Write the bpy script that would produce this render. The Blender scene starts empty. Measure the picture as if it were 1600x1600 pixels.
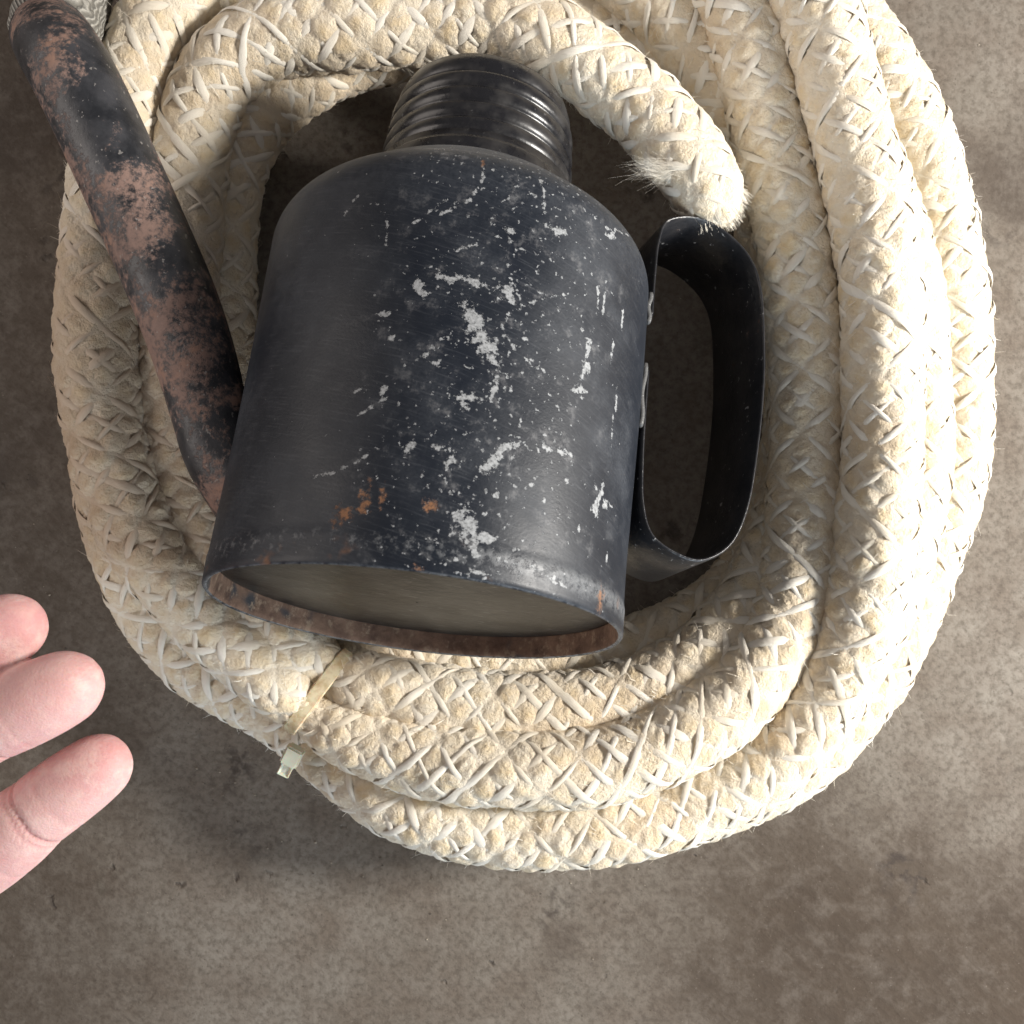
import bpy, bmesh, math, random
import numpy as np
from mathutils import Vector, Matrix

random.seed(7)
rng = np.random.default_rng(7)
sc = bpy.context.scene
col = sc.collection
R = math.radians

# ------------------------------------------------------------------ camera
CAM_H = 0.400                      # phone held 40 cm above the floor, looking straight down
FOV = R(55.0)
TAN = math.tan(FOV / 2)
cam_d = bpy.data.cameras.new("camera")
cam_d.sensor_fit = 'HORIZONTAL'
cam_d.sensor_width = 25.0
cam_d.lens = 12.5 / TAN
cam_d.clip_start = 0.01
cam_d.clip_end = 60
cam_d.dof.use_dof = True
cam_d.dof.focus_distance = 0.305
cam_d.dof.aperture_fstop = 18.0
cam = bpy.data.objects.new("camera", cam_d)
cam.location = (0, 0, CAM_H)
col.objects.link(cam)
sc.camera = cam

# ------------------------------------------------------------------ light
world = bpy.data.worlds.new("World")
sc.world = world
world.use_nodes = True
bg = world.node_tree.nodes["Background"]
bg.inputs[0].default_value = (0.98, 0.94, 0.96, 1)
bg.inputs[1].default_value = 0.16

def area(name, az, el, dist, size, size_y, power, color):
    d = bpy.data.lights.new(name, 'AREA')
    d.shape = 'RECTANGLE'
    d.size, d.size_y = size, size_y
    d.energy = power
    d.color = color
    o = bpy.data.objects.new(name, d)
    v = Vector((math.cos(R(el)) * math.cos(R(az)), math.cos(R(el)) * math.sin(R(az)), math.sin(R(el))))
    o.location = v * dist
    o.rotation_euler = v.to_track_quat('Z', 'Y').to_euler()
    col.objects.link(o)
    return o

area("doorway_light", 4, 30, 0.85, 0.15, 0.15, 12.6, (1.0, 0.96, 0.90))
area("open_door_sky", -62, 20, 2.3, 1.7, 0.8, 36, (0.80, 0.91, 1.0))
area("bounce_fill", 168, 30, 2.4, 2.2, 1.2, 27, (1.0, 0.90, 0.83))  # added warm fill from the left, lifts the shaded sides of the rope

vs = sc.view_settings
vs.view_transform = 'Standard'
vs.look = 'None'
vs.exposure = 0.22
vs.gamma = 1.0
vs.use_curve_mapping = False

# ------------------------------------------------------------------ helpers
def P(px, py, zmm):
    """floor-plan point (metres) of a spot read off the 1600 px photograph, at height zmm"""
    z = zmm / 1000.0
    k = 2 * TAN * (CAM_H - z) / 1600.0
    return Vector(((px - 800) * k, (800 - py) * k, z))

def tag(o, label=None, cat=None, group=None, kind=None):
    if label: o["label"] = label
    if cat: o["category"] = cat
    if group: o["group"] = group
    if kind: o["kind"] = kind
    return o

def link(o, parent=None):
    col.objects.link(o)
    if parent is not None:
        o.parent = parent
    return o

def empty(name, loc=(0, 0, 0), mat=None):
    o = bpy.data.objects.new(name, None)
    o.empty_display_size = 0.02
    if mat is not None:
        o.matrix_world = mat
    else:
        o.location = loc
    col.objects.link(o)
    return o

def mesh_np(name, verts, faces, mat, parent=None, smooth=True, uv=None, attrs=None):
    """verts (N,3), faces (M,4) or (M,3) arrays -> object"""
    verts = np.asarray(verts, dtype=np.float32)
    faces = np.asarray(faces, dtype=np.int32)
    me = bpy.data.meshes.new(name)
    n = faces.shape[1]
    me.vertices.add(len(verts)); me.vertices.foreach_set("co", verts.ravel())
    me.loops.add(faces.size); me.loops.foreach_set("vertex_index", faces.ravel())
    me.polygons.add(len(faces))
    me.polygons.foreach_set("loop_start", np.arange(0, faces.size, n, dtype=np.int32))
    me.update(calc_edges=True)
    me.polygons.foreach_set("use_smooth", np.full(len(faces), smooth, dtype=bool))
    if uv is not None:                      # per vertex uv
        l = me.uv_layers.new(name="UVMap")
        l.data.foreach_set("uv", np.asarray(uv, dtype=np.float32)[faces.ravel()].ravel())
    if attrs:
        for k_, v_ in attrs.items():
            a = me.attributes.new(k_, 'FLOAT', 'POINT')
            a.data.foreach_set("value", np.asarray(v_, dtype=np.float32))
    me.validate()
    me.materials.append(mat)
    o = bpy.data.objects.new(name, me)
    return link(o, parent)

def catmull(pts, ds):
    """pts (N,D), first three columns metres -> resampled every ds by arc length"""
    p = np.asarray(pts, float)
    p = np.vstack([2 * p[0] - p[1], p, 2 * p[-1] - p[-2]])
    out = []
    for i in range(1, len(p) - 2):
        t = np.linspace(0, 1, 40, endpoint=False)[:, None]
        a, b, c, d = p[i - 1], p[i], p[i + 1], p[i + 2]
        out.append(0.5 * ((2 * b) + (-a + c) * t + (2 * a - 5 * b + 4 * c - d) * t ** 2 + (-a + 3 * b - 3 * c + d) * t ** 3))
    out.append(p[-2][None])
    q = np.vstack(out)
    s = np.concatenate([[0], np.cumsum(np.linalg.norm(np.diff(q[:, :3], axis=0), axis=1))])
    n = max(4, int(s[-1] / ds) + 1)
    ss = np.linspace(0, s[-1], n)
    return np.stack([np.interp(ss, s, q[:, j]) for j in range(q.shape[1])], 1), ss

def frames(c, up=(0, 0, 1)):
    t = np.gradient(c, axis=0)
    t /= np.linalg.norm(t, axis=1)[:, None]
    N = np.zeros_like(c)
    n = np.array(up, float) - np.dot(up, t[0]) * t[0]
    if np.linalg.norm(n) < 1e-6:
        n = np.array([1.0, 0, 0]) - t[0, 0] * t[0]
    n /= np.linalg.norm(n)
    for i in range(len(c)):
        n = n - np.dot(n, t[i]) * t[i]
        n /= np.linalg.norm(n)
        N[i] = n
    return t, N, np.cross(t, N)

def grid_faces(nu, nv, wrap=True):
    i = np.arange(nu - 1)[:, None]
    j = np.arange(nv if wrap else nv - 1)[None, :]
    j2 = (j + 1) % nv
    return np.stack([i * nv + j, i * nv + j2, (i + 1) * nv + j2, (i + 1) * nv + j], -1).reshape(-1, 4)

def hash3(ix, iy, iz, seed=0):
    h = (ix.astype(np.int64) * 374761393 + iy.astype(np.int64) * 668265263 + iz.astype(np.int64) * 2147483647 + seed * 1274126177) & 0xffffffff
    h = ((h ^ (h >> 13)) * 1274126177) & 0xffffffff
    h = ((h ^ (h >> 16)) * 2246822519) & 0xffffffff
    return ((h ^ (h >> 15)) & 0xffffff) / float(0xffffff)

def vnoise(p, seed=0):
    """value noise in [-1,1], p (N,3)"""
    f = np.floor(p); i = f.astype(np.int64); w = p - f
    w = w * w * (3 - 2 * w)
    r = 0
    for dx in (0, 1):
        for dy in (0, 1):
            for dz in (0, 1):
                ww = (w[:, 0] if dx else 1 - w[:, 0]) * (w[:, 1] if dy else 1 - w[:, 1]) * (w[:, 2] if dz else 1 - w[:, 2])
                r = r + ww * hash3(i[:, 0] + dx, i[:, 1] + dy, i[:, 2] + dz, seed)
    return r * 2 - 1

# ------------------------------------------------------------------ material helpers
class NT:
    def __init__(self, name):
        self.m = bpy.data.materials.new(name)
        self.m.use_nodes = True
        self.t = self.m.node_tree
        self.b = self.t.nodes["Principled BSDF"]
    def n(self, typ, **kw):
        x = self.t.nodes.new(typ)
        for k_, v_ in kw.items():
            setattr(x, k_, v_)
        return x
    def l(self, a, b):
        self.t.links.new(a, b)
    def val(self, sock, v):
        if isinstance(v, bpy.types.NodeSocket):
            self.l(v, sock)
        elif isinstance(v, (tuple, list)) and len(v) == 3 and sock.type == 'RGBA':
            sock.default_value = (*v, 1)
        else:
            sock.default_value = v
    def noise(self, vec, scale, detail=4, rough=0.55, dist=0.0):
        x = self.n('ShaderNodeTexNoise')
        if vec is not None: self.l(vec, x.inputs['Vector'])
        x.inputs['Scale'].default_value = scale
        x.inputs['Detail'].default_value = detail
        x.inputs['Roughness'].default_value = rough
        x.inputs['Distortion'].default_value = dist
        return x
    def ramp(self, fac, stops):
        x = self.n('ShaderNodeValToRGB')
        e = x.color_ramp.elements
        while len(e) < len(stops): e.new(0.5)
        for el, (p, c) in zip(e, stops):
            el.position = p
            el.color = (c, c, c, 1) if isinstance(c, (int, float)) else (*c, 1)
        self.l(fac, x.inputs[0])
        return x.outputs[0]
    def math(self, op, a, b=None, c=None, clamp=False):
        x = self.n('ShaderNodeMath', operation=op)
        x.use_clamp = clamp
        self.val(x.inputs[0], a)
        if b is not None: self.val(x.inputs[1], b)
        if c is not None: self.val(x.inputs[2], c)
        return x.outputs[0]
    def sstep(self, v, lo, hi, a=0.0, b=1.0):
        x = self.n('ShaderNodeMapRange', interpolation_type='SMOOTHSTEP')
        self.val(x.inputs[0], v)
        for i_, q in zip((1, 2, 3, 4), (lo, hi, a, b)):
            x.inputs[i_].default_value = q
        return x.outputs[0]
    def mix(self, fac, a, b):
        x = self.n('ShaderNodeMix', data_type='RGBA')
        self.val(x.inputs[0], fac)
        self.val(x.inputs[6], a)
        self.val(x.inputs[7], b)
        return x.outputs[2]
    def mapping(self, vec, scale=(1, 1, 1), rot=(0, 0, 0), loc=(0, 0, 0)):
        x = self.n('ShaderNodeMapping')
        self.l(vec, x.inputs[0])
        x.inputs['Location'].default_value = loc
        x.inputs['Rotation'].default_value = rot
        x.inputs['Scale'].default_value = scale
        return x.outputs[0]
    def bump(self, h, strength, dist, normal=None):
        x = self.n('ShaderNodeBump')
        self.l(h, x.inputs['Height'])
        x.inputs['Strength'].default_value = strength
        x.inputs['Distance'].default_value = dist
        if normal is not None: self.l(normal, x.inputs['Normal'])
        return x.outputs[0]
    def obj(self):
        return self.n('ShaderNodeTexCoord').outputs['Object']
    def geo(self):
        return self.n('ShaderNodeNewGeometry').outputs['Position']
    def uv(self):
        return self.n('ShaderNodeTexCoord').outputs['UV']
    def set(self, **kw):
        for k_, v_ in kw.items():
            self.val(self.b.inputs[k_.replace('_', ' ')], v_)
        return self.m

# ------------------------------------------------------------------ floor
def mat_floor():
    t = NT("worn_concrete")
    g = t.geo()
    big = t.noise(g, 7, 5, 0.6)
    mid = t.noise(g, 38, 6, 0.65)
    fine = t.noise(g, 340, 4, 0.7)
    c = t.mix(t.ramp(big.outputs[0], [(0.3, 0.0), (0.7, 1.0)]), (0.160, 0.138, 0.114), (0.240, 0.216, 0.186))
    c = t.mix(t.ramp(mid.outputs[0], [(0.36, 0.75), (0.62, 0.0)]), c, (0.125, 0.097, 0.075))
    c = t.mix(t.ramp(fine.outputs[0], [(0.36, 0.6), (0.56, 0.0)]), c, (0.080, 0.064, 0.050))
    xyz = t.n('ShaderNodeSeparateXYZ'); t.l(g, xyz.inputs[0])
    # wide brown stain at the lower right, darker brown tone along the left
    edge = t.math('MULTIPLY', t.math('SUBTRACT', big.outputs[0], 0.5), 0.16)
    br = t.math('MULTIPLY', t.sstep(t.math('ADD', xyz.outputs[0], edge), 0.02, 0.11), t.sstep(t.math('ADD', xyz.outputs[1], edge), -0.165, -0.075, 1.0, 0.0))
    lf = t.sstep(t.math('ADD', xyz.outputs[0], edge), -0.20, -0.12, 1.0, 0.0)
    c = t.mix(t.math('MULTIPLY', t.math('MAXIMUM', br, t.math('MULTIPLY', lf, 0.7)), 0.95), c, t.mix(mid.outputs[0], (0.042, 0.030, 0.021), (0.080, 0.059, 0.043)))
    # trowel streaks running diagonally
    st = t.noise(t.mapping(t.mapping(g, (1, 1, 1), (0, 0, R(42))), (60, 260, 60)), 1.0, 4, 0.65)
    c = t.mix(t.ramp(st.outputs[0], [(0.5, 0.0), (0.78, 0.08)]), c, (0.30, 0.265, 0.225))
    # oil spots
    sp = t.noise(g, 24, 3, 0.5)
    sp2 = t.noise(g, 130, 3, 0.6)
    spots = t.math('MULTIPLY', t.sstep(sp.outputs[0], 0.60, 0.70), t.sstep(sp2.outputs[0], 0.46, 0.60))
    c = t.mix(t.math('MULTIPLY', spots, 0.75), c, (0.045, 0.035, 0.030))
    v = t.n('ShaderNodeTexVoronoi'); vv_ = t.n('ShaderNodeVectorMath', operation='MULTIPLY_ADD'); t.l(t.noise(g, 160, 3, 0.6).outputs['Color'], vv_.inputs[0]); vv_.inputs[1].default_value = (.012, .012, 0); t.l(g, vv_.inputs[2]); t.l(vv_.outputs[0], v.inputs['Vector']); v.inputs['Scale'].default_value = 85
    sel = t.sstep(t.noise(g, 45, 2, 0.5).outputs[0], 0.60, 0.68)
    pit = t.math('MULTIPLY', t.sstep(v.outputs['Distance'], 0.10, 0.22, 1.0, 0.0), sel)
    c = t.mix(t.math('MULTIPLY', pit, 0.6), c, (0.05, 0.04, 0.034))
    gr = t.noise(g, 900, 2, 0.5)
    c = t.mix(t.sstep(gr.outputs[0], 0.66, 0.70, 0, .55), c, (0.045, 0.034, 0.026))
    c = t.mix(t.sstep(gr.outputs[0], 0.30, 0.27, 0, .35), c, (0.30, 0.26, 0.22))
    bs = t.noise(g, 11, 2, 0.5)
    c = t.mix(t.sstep(bs.outputs[0], 0.56, 0.68, 0, .65), c, (0.060, 0.046, 0.036))
    mot = t.noise(g, 85, 6, 0.72)
    c = t.mix(t.sstep(mot.outputs[0], 0.44, 0.72, 0, .26), c, (0.25, 0.22, 0.19))
    # faint green paint scuff
    gs = t.noise(g, 16, 2, 0.5)
    c = t.mix(t.sstep(gs.outputs[0], 0.72, 0.80, 0, 0.3), c, (0.10, 0.17, 0.13))
    h = t.math('ADD', t.math('MULTIPLY', fine.outputs[0], 0.5), t.math('MULTIPLY', st.outputs[0], 0.5))
    h = t.math('SUBTRACT', h, t.math('MULTIPLY', pit, 0.8))
    return t.set(Base_Color=c, Roughness=t.ramp(mid.outputs[0], [(0.3, 0.75), (0.7, 0.92)]),
                 Normal=t.bump(h, 0.55, 0.0012), Specular_IOR_Level=0.25)

FL = 24
gv = np.array([[(-1 + 2 * i / FL) * 3.0, (-1 + 2 * j / FL) * 3.0, 0] for i in range(FL + 1) for j in range(FL + 1)], float)
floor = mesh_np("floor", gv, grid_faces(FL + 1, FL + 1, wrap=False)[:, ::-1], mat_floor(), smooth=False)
tag(floor, "worn grey-brown concrete floor with fine pits and stains", "floor", kind="structure")

# ------------------------------------------------------------------ rope
def mat_rope():
    t = NT("fibreglass_rope")
    g = t.geo()
    fine = t.noise(g, 700, 4, 0.7)
    midn = t.noise(g, 150, 4, 0.6)
    big = t.noise(g, 17, 4, 0.6)
    at = t.n('ShaderNodeAttribute', attribute_name='puff')
    yel = t.sstep(at.outputs['Fac'], 0.15, 0.95)
    var = t.ramp(midn.outputs[0], [(0.35, 0.0), (0.65, 1.0)])
    c = t.mix(t.math('MULTIPLY', yel, var), (0.78, 0.70, 0.565), (0.72, 0.575, 0.36))
    c = t.mix(t.ramp(big.outputs[0], [(0.46, 0.0), (0.68, 0.6)]), c, (0.60, 0.46, 0.30))
    dirt = t.noise(g, 60, 5, 0.7)
    c = t.mix(t.ramp(dirt.outputs[0], [(0.57, 0.0), (0.72, 0.6)]), c, (0.36, 0.25, 0.155))
    # dirt plus the can's shade, painted brown on the coil's left side
    x = t.n('ShaderNodeSeparateXYZ'); t.l(g, x.inputs[0])
    left = t.math('MULTIPLY', t.sstep(x.outputs[0], -0.12, -0.085, 1.0, 0.0), t.sstep(x.outputs[1], 0.08, 0.125, 1.0, 0.0))
    lower = t.sstep(x.outputs[1], -0.03, -0.01)
    c = t.mix(t.math('MULTIPLY', t.math('MULTIPLY', left, lower), t.ramp(dirt.outputs[0], [(0.3, 0.35), (0.6, 0.8)])), c, (0.42, 0.305, 0.205))
    h = t.math('ADD', t.math('MULTIPLY', fine.outputs[0], 0.6), t.math('MULTIPLY', midn.outputs[0], 0.8))
    return t.set(Base_Color=c, Roughness=0.85, Normal=t.bump(h, 0.9, 0.0018), Specular_IOR_Level=0.2,
                 Sheen_Weight=0.25, Sheen_Roughness=0.5)

def mat_thread():
    t = NT("white_binding_yarn")
    uv = t.uv()
    st = t.noise(t.mapping(uv, (12, 40, 1)), 1.0, 3, 0.6)
    g = t.geo()
    big = t.noise(g, 25, 3, 0.6)
    c = t.mix(t.ramp(big.outputs[0], [(0.42, 0.0), (0.7, 0.8)]), (0.82, 0.775, 0.685), (0.68, 0.58, 0.43))
    x = t.n('ShaderNodeSeparateXYZ'); t.l(g, x.inputs[0])
    left = t.math('MULTIPLY', t.sstep(x.outputs[0], -0.12, -0.085, 1.0, 0.0), t.sstep(x.outputs[1], 0.08, 0.125, 1.0, 0.0))
    left = t.math('MULTIPLY', left, t.sstep(x.outputs[1], -0.03, -0.01))
    c = t.mix(t.math('MULTIPLY', left, 0.85), c, (0.47, 0.35, 0.245))  # yarn browned on the left too: dirt and the can's shade in the colour
    return t.set(Base_Color=c, Roughness=0.6, Normal=t.bump(st.outputs[0], 0.5, 0.0005), Specular_IOR_Level=0.3)

M_ROPE, M_THREAD = mat_rope(), mat_thread()
ROPE_R = 0.0142
N_START = 6          # yarn starts each way
LAM = 0.0120         # braid pitch

def warp(s, seed):
    s3 = np.stack([s / 0.05, np.full_like(s, seed * 3.7), np.zeros_like(s)], 1)
    s4 = np.stack([s / 0.017, np.full_like(s, seed * 9.1), np.zeros_like(s)], 1)
    return 0.30 * vnoise(s3, 11) + 0.10 * vnoise(s4, 12)

def build_turn(pts, seed, parent, label=None, cap_end=False, cap_start=False, twist=0.0):
    """pts: (px, py, z mm, radius factor)"""
    raw = []
    for q in pts:
        v = P(q[0], q[1], q[2])
        raw.append((v.x, v.y, v.z, q[3] if len(q) > 3 else 1.0))
    c4, s = catmull(raw, 0.00085)
    c, rf = c4[:, :3], c4[:, 3]
    # slow wander
    wob = np.stack([vnoise(np.stack([s / 0.04, np.full_like(s, seed), np.full_like(s, k)], 1), 5) for k in range(3)], 1)
    c = c + wob * np.array([0.0007, 0.0007, 0.0007])
    T, N, B = frames(c)
    nv = 84
    v = np.arange(nv) / nv
    S, V = np.meshgrid(s, v, indexing='ij')
    w1 = warp(s, seed)[:, None]; w2 = warp(s, seed + 50)[:, None]
    Pp = N_START * V + S / LAM + w1 + twist
    Qq = N_START * V - S / LAM + w2
    ang = 2 * np.pi * V
    D = N[:, None, :] * np.cos(ang)[..., None] + B[:, None, :] * np.sin(ang)[..., None]
    base = c[:, None, :] + D * ROPE_R
    bp = base.reshape(-1, 3)
    cellA = 0.6 + 0.5 * hash3(np.floor(Pp).ravel(), np.floor(Qq).ravel() % 997, np.full(Pp.size, seed), 3)
    soft = 0.62 + 0.38 * np.clip(vnoise(bp / 0.03, 21) * 2.2 + 0.45, -1, 1)
    puff = (np.abs(np.sin(np.pi * Pp)) * np.abs(np.sin(np.pi * Qq))).ravel() ** 0.55
    h = puff * cellA * soft * 0.00145 - 0.00065
    h += vnoise(bp / 0.010, 1) * 0.00035 + vnoise(bp / 0.0042, 2) * 0.00030 + vnoise(np.stack([Pp.ravel() * 2.2, Qq.ravel() * 9, np.full(Pp.size, seed * 1.3)], 1), 3) * 0.00042 * (hash3(np.floor(Pp).ravel(), np.floor(Qq).ravel(), np.full(Pp.size, seed), 8) > .5) + vnoise(np.stack([Pp.ravel() * 9, Qq.ravel() * 2.2, np.full(Pp.size, seed * 1.7)], 1), 6) * 0.00042 * (hash3(np.floor(Pp).ravel(), np.floor(Qq).ravel(), np.full(Pp.size, seed), 8) <= .5) + vnoise(bp / 0.0018, 9) * 0.00013
    lump = vnoise(bp / 0.028, 4) * 0.0006
    rr = ROPE_R * rf[:, None] * np.ones((1, nv))
    endf = np.ones(len(s))
    if cap_end:
        d = (s[-1] - s) / 0.013
        endf = np.minimum(endf, np.sqrt(np.clip(1 - (1 - np.clip(d, 0, 1)) ** 2, 0.0004, 1)))
    if cap_start:
        d = s / 0.013
        endf = np.minimum(endf, np.sqrt(np.clip(1 - (1 - np.clip(d, 0, 1)) ** 2, 0.0004, 1)))
    rad = (rr + (h + lump).reshape(len(s), nv)) * endf[:, None]
    pos = c[:, None, :] + D * rad[..., None]
    body = mesh_np("rope_turn", pos.reshape(-1, 3), grid_faces(len(s), nv)[:, ::-1], M_ROPE, parent, attrs={'puff': puff * cellA})
    if label: body["label"] = label
    # ---- binding yarns: helices both ways, diving in and out of the surface
    st = 2                                            # every second ring (1.7 mm)
    idx = np.arange(0, len(s), st)
    VV, FF, UU = [], [], []
    base_n = 0
    prof = np.array([(-1.0, -0.55), (-0.62, 0.25), (0.0, 0.5), (0.62, 0.25), (1.0, -0.55)])
    for fam in (1, -1):
        for m in range(N_START):
            ss = s[idx]
            wv = (w1 if fam == 1 else w2)[idx, 0]
            vv = ((m - wv - (twist if fam == 1 else 0)) - fam * ss / LAM) / N_START if fam == 1 else ((m - wv) + ss / LAM) / N_START
            a = 2 * np.pi * vv
            other = (N_START * vv - ss / LAM + w2[idx, 0]) if fam == 1 else (N_START * vv + ss / LAM + w1[idx, 0] + twist)
            # over / under: alternate along the other family's crossings
            over = np.cos(np.pi * (other + (0 if fam == 1 else 1)))
            cc = c[idx]
            dd = N[idx] * np.cos(a)[:, None] + B[idx] * np.sin(a)[:, None]
            rnd = vnoise(np.stack([ss / 0.028, np.full_like(ss, m * 3.3 + seed), np.full_like(ss, fam * 2.0)], 1), 31)
            rnd2 = vnoise(np.stack([ss / 0.006, np.full_like(ss, m * 5.3 + seed), np.full_like(ss, fam * 2.0)], 1), 32)
            lumpn = vnoise((cc + dd * ROPE_R) / 0.028, 4) * 0.0006
            rad_t = ROPE_R * rf[idx] + lumpn - 0.00026 + over * 0.00062 + rnd * 0.00050 + rnd2 * 0.00018
            rad_t *= endf[idx]
            pc = cc + dd * rad_t[:, None]
            tt = np.gradient(pc, axis=0); tt /= np.linalg.norm(tt, axis=1)[:, None] + 1e-12
            sd = np.cross(tt, dd); sd /= np.linalg.norm(sd, axis=1)[:, None] + 1e-12
            wdt = 0.00122 * (1 + 0.45 * rnd2)
            ring = pc[:, None, :] + sd[:, None, :] * (prof[None, :, 0:1] * wdt[:, None, None]) + dd[:, None, :] * (prof[None, :, 1:2] * 0.00036)
            VV.append(ring.reshape(-1, 3))
            FF.append(grid_faces(len(idx), 5, wrap=False) + base_n)
            al = np.concatenate([[0], np.cumsum(np.linalg.norm(np.diff(pc, axis=0), axis=1))])
            UU.append(np.stack(np.meshgrid(al * 20, np.linspace(0, 1, 5), indexing='ij'), -1).reshape(-1, 2))
            base_n += len(idx) * 5
    o = mesh_np("binding_yarn", np.vstack(VV), np.vstack(FF), M_THREAD, body, uv=np.vstack(UU))
    o["kind"] = "stuff"
    # ---- loose fibres
    nf = int(s[-1] * 5200)
    ii = rng.integers(0, len(s), nf); aa = rng.random(nf)
    jj = (aa * nv).astype(int) % nv
    p0 = pos[ii, jj]; d0 = D[ii, jj]
    t0 = T[ii]; b0 = np.cross(t0, d0)
    th = np.where(rng.random(nf) < 0.5, 1, -1) * rng.uniform(0.4, 1.2, nf)
    dirn = t0 * np.cos(th)[:, None] + b0 * np.sin(th)[:, None]
    L = rng.uniform(0.0015, 0.0055, nf) * (endf[ii] ** 2)
    lift = rng.uniform(0.0, 0.55, nf) ** 2 * 1.6
    p1 = p0 + (dirn * 0.5 + d0 * (0.25 * lift)[:, None] + d0 * 0.05) * L[:, None]
    p2 = p0 + (dirn * 0.9 + d0 * (0.8 * lift)[:, None] + rng.normal(0, .25, (nf, 3))) * L[:, None]
    wv = np.cross(dirn, d0); wv /= np.linalg.norm(wv, axis=1)[:, None]
    hw = rng.uniform(0.00004, 0.00011, nf)[:, None]
    p0 = p0 - d0 * 0.0003
    fv = np.stack([p0 - wv * hw, p0 + wv * hw, p1 - wv * hw, p1 + wv * hw, p2 - wv * hw * .3, p2 + wv * hw * .3], 1).reshape(-1, 3)
    k6 = np.arange(nf)[:, None] * 6
    ff = np.vstack([k6 + np.array([[0, 1, 3, 2]]), k6 + np.array([[2, 3, 5, 4]])])
    o = mesh_np("loose_fibre", fv, ff, M_THREAD, body, uv=np.zeros((len(fv), 2)))
    o["kind"] = "stuff"
    return body

coil = empty("rope_coil", (0, 0, 0))
tag(coil, "thick cream braided fibreglass rope coiled on the concrete floor around the black can", "rope")

# outer floor turn: right edge, along the bottom, then hidden under the left turns
build_turn([(1230, -120, 16), (1305, 0, 15), (1365, 95, 15), (1415, 182, 15), (1446, 270, 15), (1470, 370, 15), (1488, 480, 15),
            (1495, 600, 15), (1489, 700, 15), (1472, 780, 15), (1448, 860, 15), (1418, 945, 15), (1375, 1035, 15),
            (1322, 1110, 15), (1255, 1180, 15), (1165, 1232, 15), (1050, 1270, 14), (900, 1284, 14), (760, 1250, 14),
            (620, 1160, 14), (490, 1060, 14), (390, 960, 14), (310, 850, 14), (270, 700, 14), (265, 550, 14), (275, 400, 14), (310, 270, 14), (400, 150, 14)], 1, coil, cap_start=True, cap_end=True)
# turn squeezed between the outer floor turn and the top turn (right side)
build_turn([(1290, 120, 24), (1345, 250, 28), (1392, 380, 31), (1415, 490, 32), (1427, 600, 32), (1428, 700, 31), (1414, 800, 30),
            (1388, 900, 28), (1345, 1000, 24), (1280, 1090, 18), (1180, 1160, 15), (1050, 1190, 14)], 2, coil, cap_start=True, cap_end=True)
# top turn on the right, running along the bottom and out to the lower left edge
build_turn([(480, -260, 30), (700, -300, 36), (930, -290, 44), (1110, -220, 50), (1215, -110, 54), (1275, 0, 55), (1312, 150, 55), (1362, 350, 55),
            (1380, 480, 55), (1382, 600, 55), (1380, 700, 55), (1370, 800, 54), (1352, 930, 52), (1310, 1050, 48),
            (1255, 1130, 45), (1180, 1205, 42), (1060, 1262, 40), (940, 1286, 40), (820, 1292, 38), (710, 1280, 36), (620, 1248, 33),
            (545, 1195, 27), (455, 1120, 18), (322, 1042, 15), (247, 958, 15), (205, 875, 15), (178, 780, 15), (165, 660, 15),
            (165, 540, 15), (172, 400, 15), (195, 270, 15), (235, 140, 15), (310, 20, 15), (420, -80, 15)], 3, coil, cap_start=True, cap_end=True)
# second turn from the inside on the right -> bottom -> tie -> big left turn -> out of the top
build_turn([(330, -60, 44), (480, -150, 42), (660, -200, 40), (860, -200, 40), (1010, -150, 40), (1090, -80, 40), (1146, 0, 40), (1190, 150, 40), (1238, 350, 39),
            (1255, 480, 38), (1262, 600, 38), (1264, 700, 38), (1258, 820, 39), (1244, 920, 41), (1208, 1010, 44),
            (1140, 1095, 48), (1050, 1155, 51), (950, 1192, 52), (860, 1202, 52), (770, 1200, 50), (680, 1190, 47), (600, 1168, 44, .93),
            (530, 1140, 42, .86), (484, 1112, 42, .63), (436, 1068, 43, .86), (340, 982, 44, .95), (262, 898, 45), (208, 810, 46, 1.0), (174, 710, 46, 1.0),
            (158, 600, 46, 1.02), (155, 500, 46, 1.02), (160, 400, 46, 1.0), (171, 300, 46), (185, 210, 46), (213, 105, 46), (258, 22, 46), (320, -50, 46)], 4, coil, cap_start=True, cap_end=True)
# inner turn: comes in at the top, dives under on the right, bottom, tie, inner left, arch over the neck, free end
build_turn([(500, -120, 20), (640, -150, 24), (800, -130, 28), (930, -80, 29), (1022, 0, 28), (1085, 92, 26), (1150, 200, 23), (1200, 320, 20), (1236, 450, 17),
            (1252, 600, 17), (1252, 720, 20), (1232, 820, 26), (1188, 920, 31), (1115, 1015, 36), (1010, 1078, 38), (890, 1104, 39),
            (780, 1106, 39), (690, 1096, 39), (610, 1080, 39, .95), (556, 1068, 39, .88), (514, 1048, 39, .64), (472, 1016, 39, .86), (400, 950, 38, .95), (340, 875, 36), (303, 790, 35),
            (287, 690, 35), (282, 580, 36), (284, 450, 38), (290, 340, 40), (302, 235, 42), (325, 150, 44), (370, 90, 46), (450, 52, 47), (560, 42, 48), (680, 36, 48),
            (780, 34, 50), (860, 62, 52), (930, 108, 52), (1000, 162, 52), (1062, 232, 53), (1108, 300, 52, .90), (1138, 352, 50, .62)], 5, coil, cap_start=True, cap_end=True)
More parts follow.
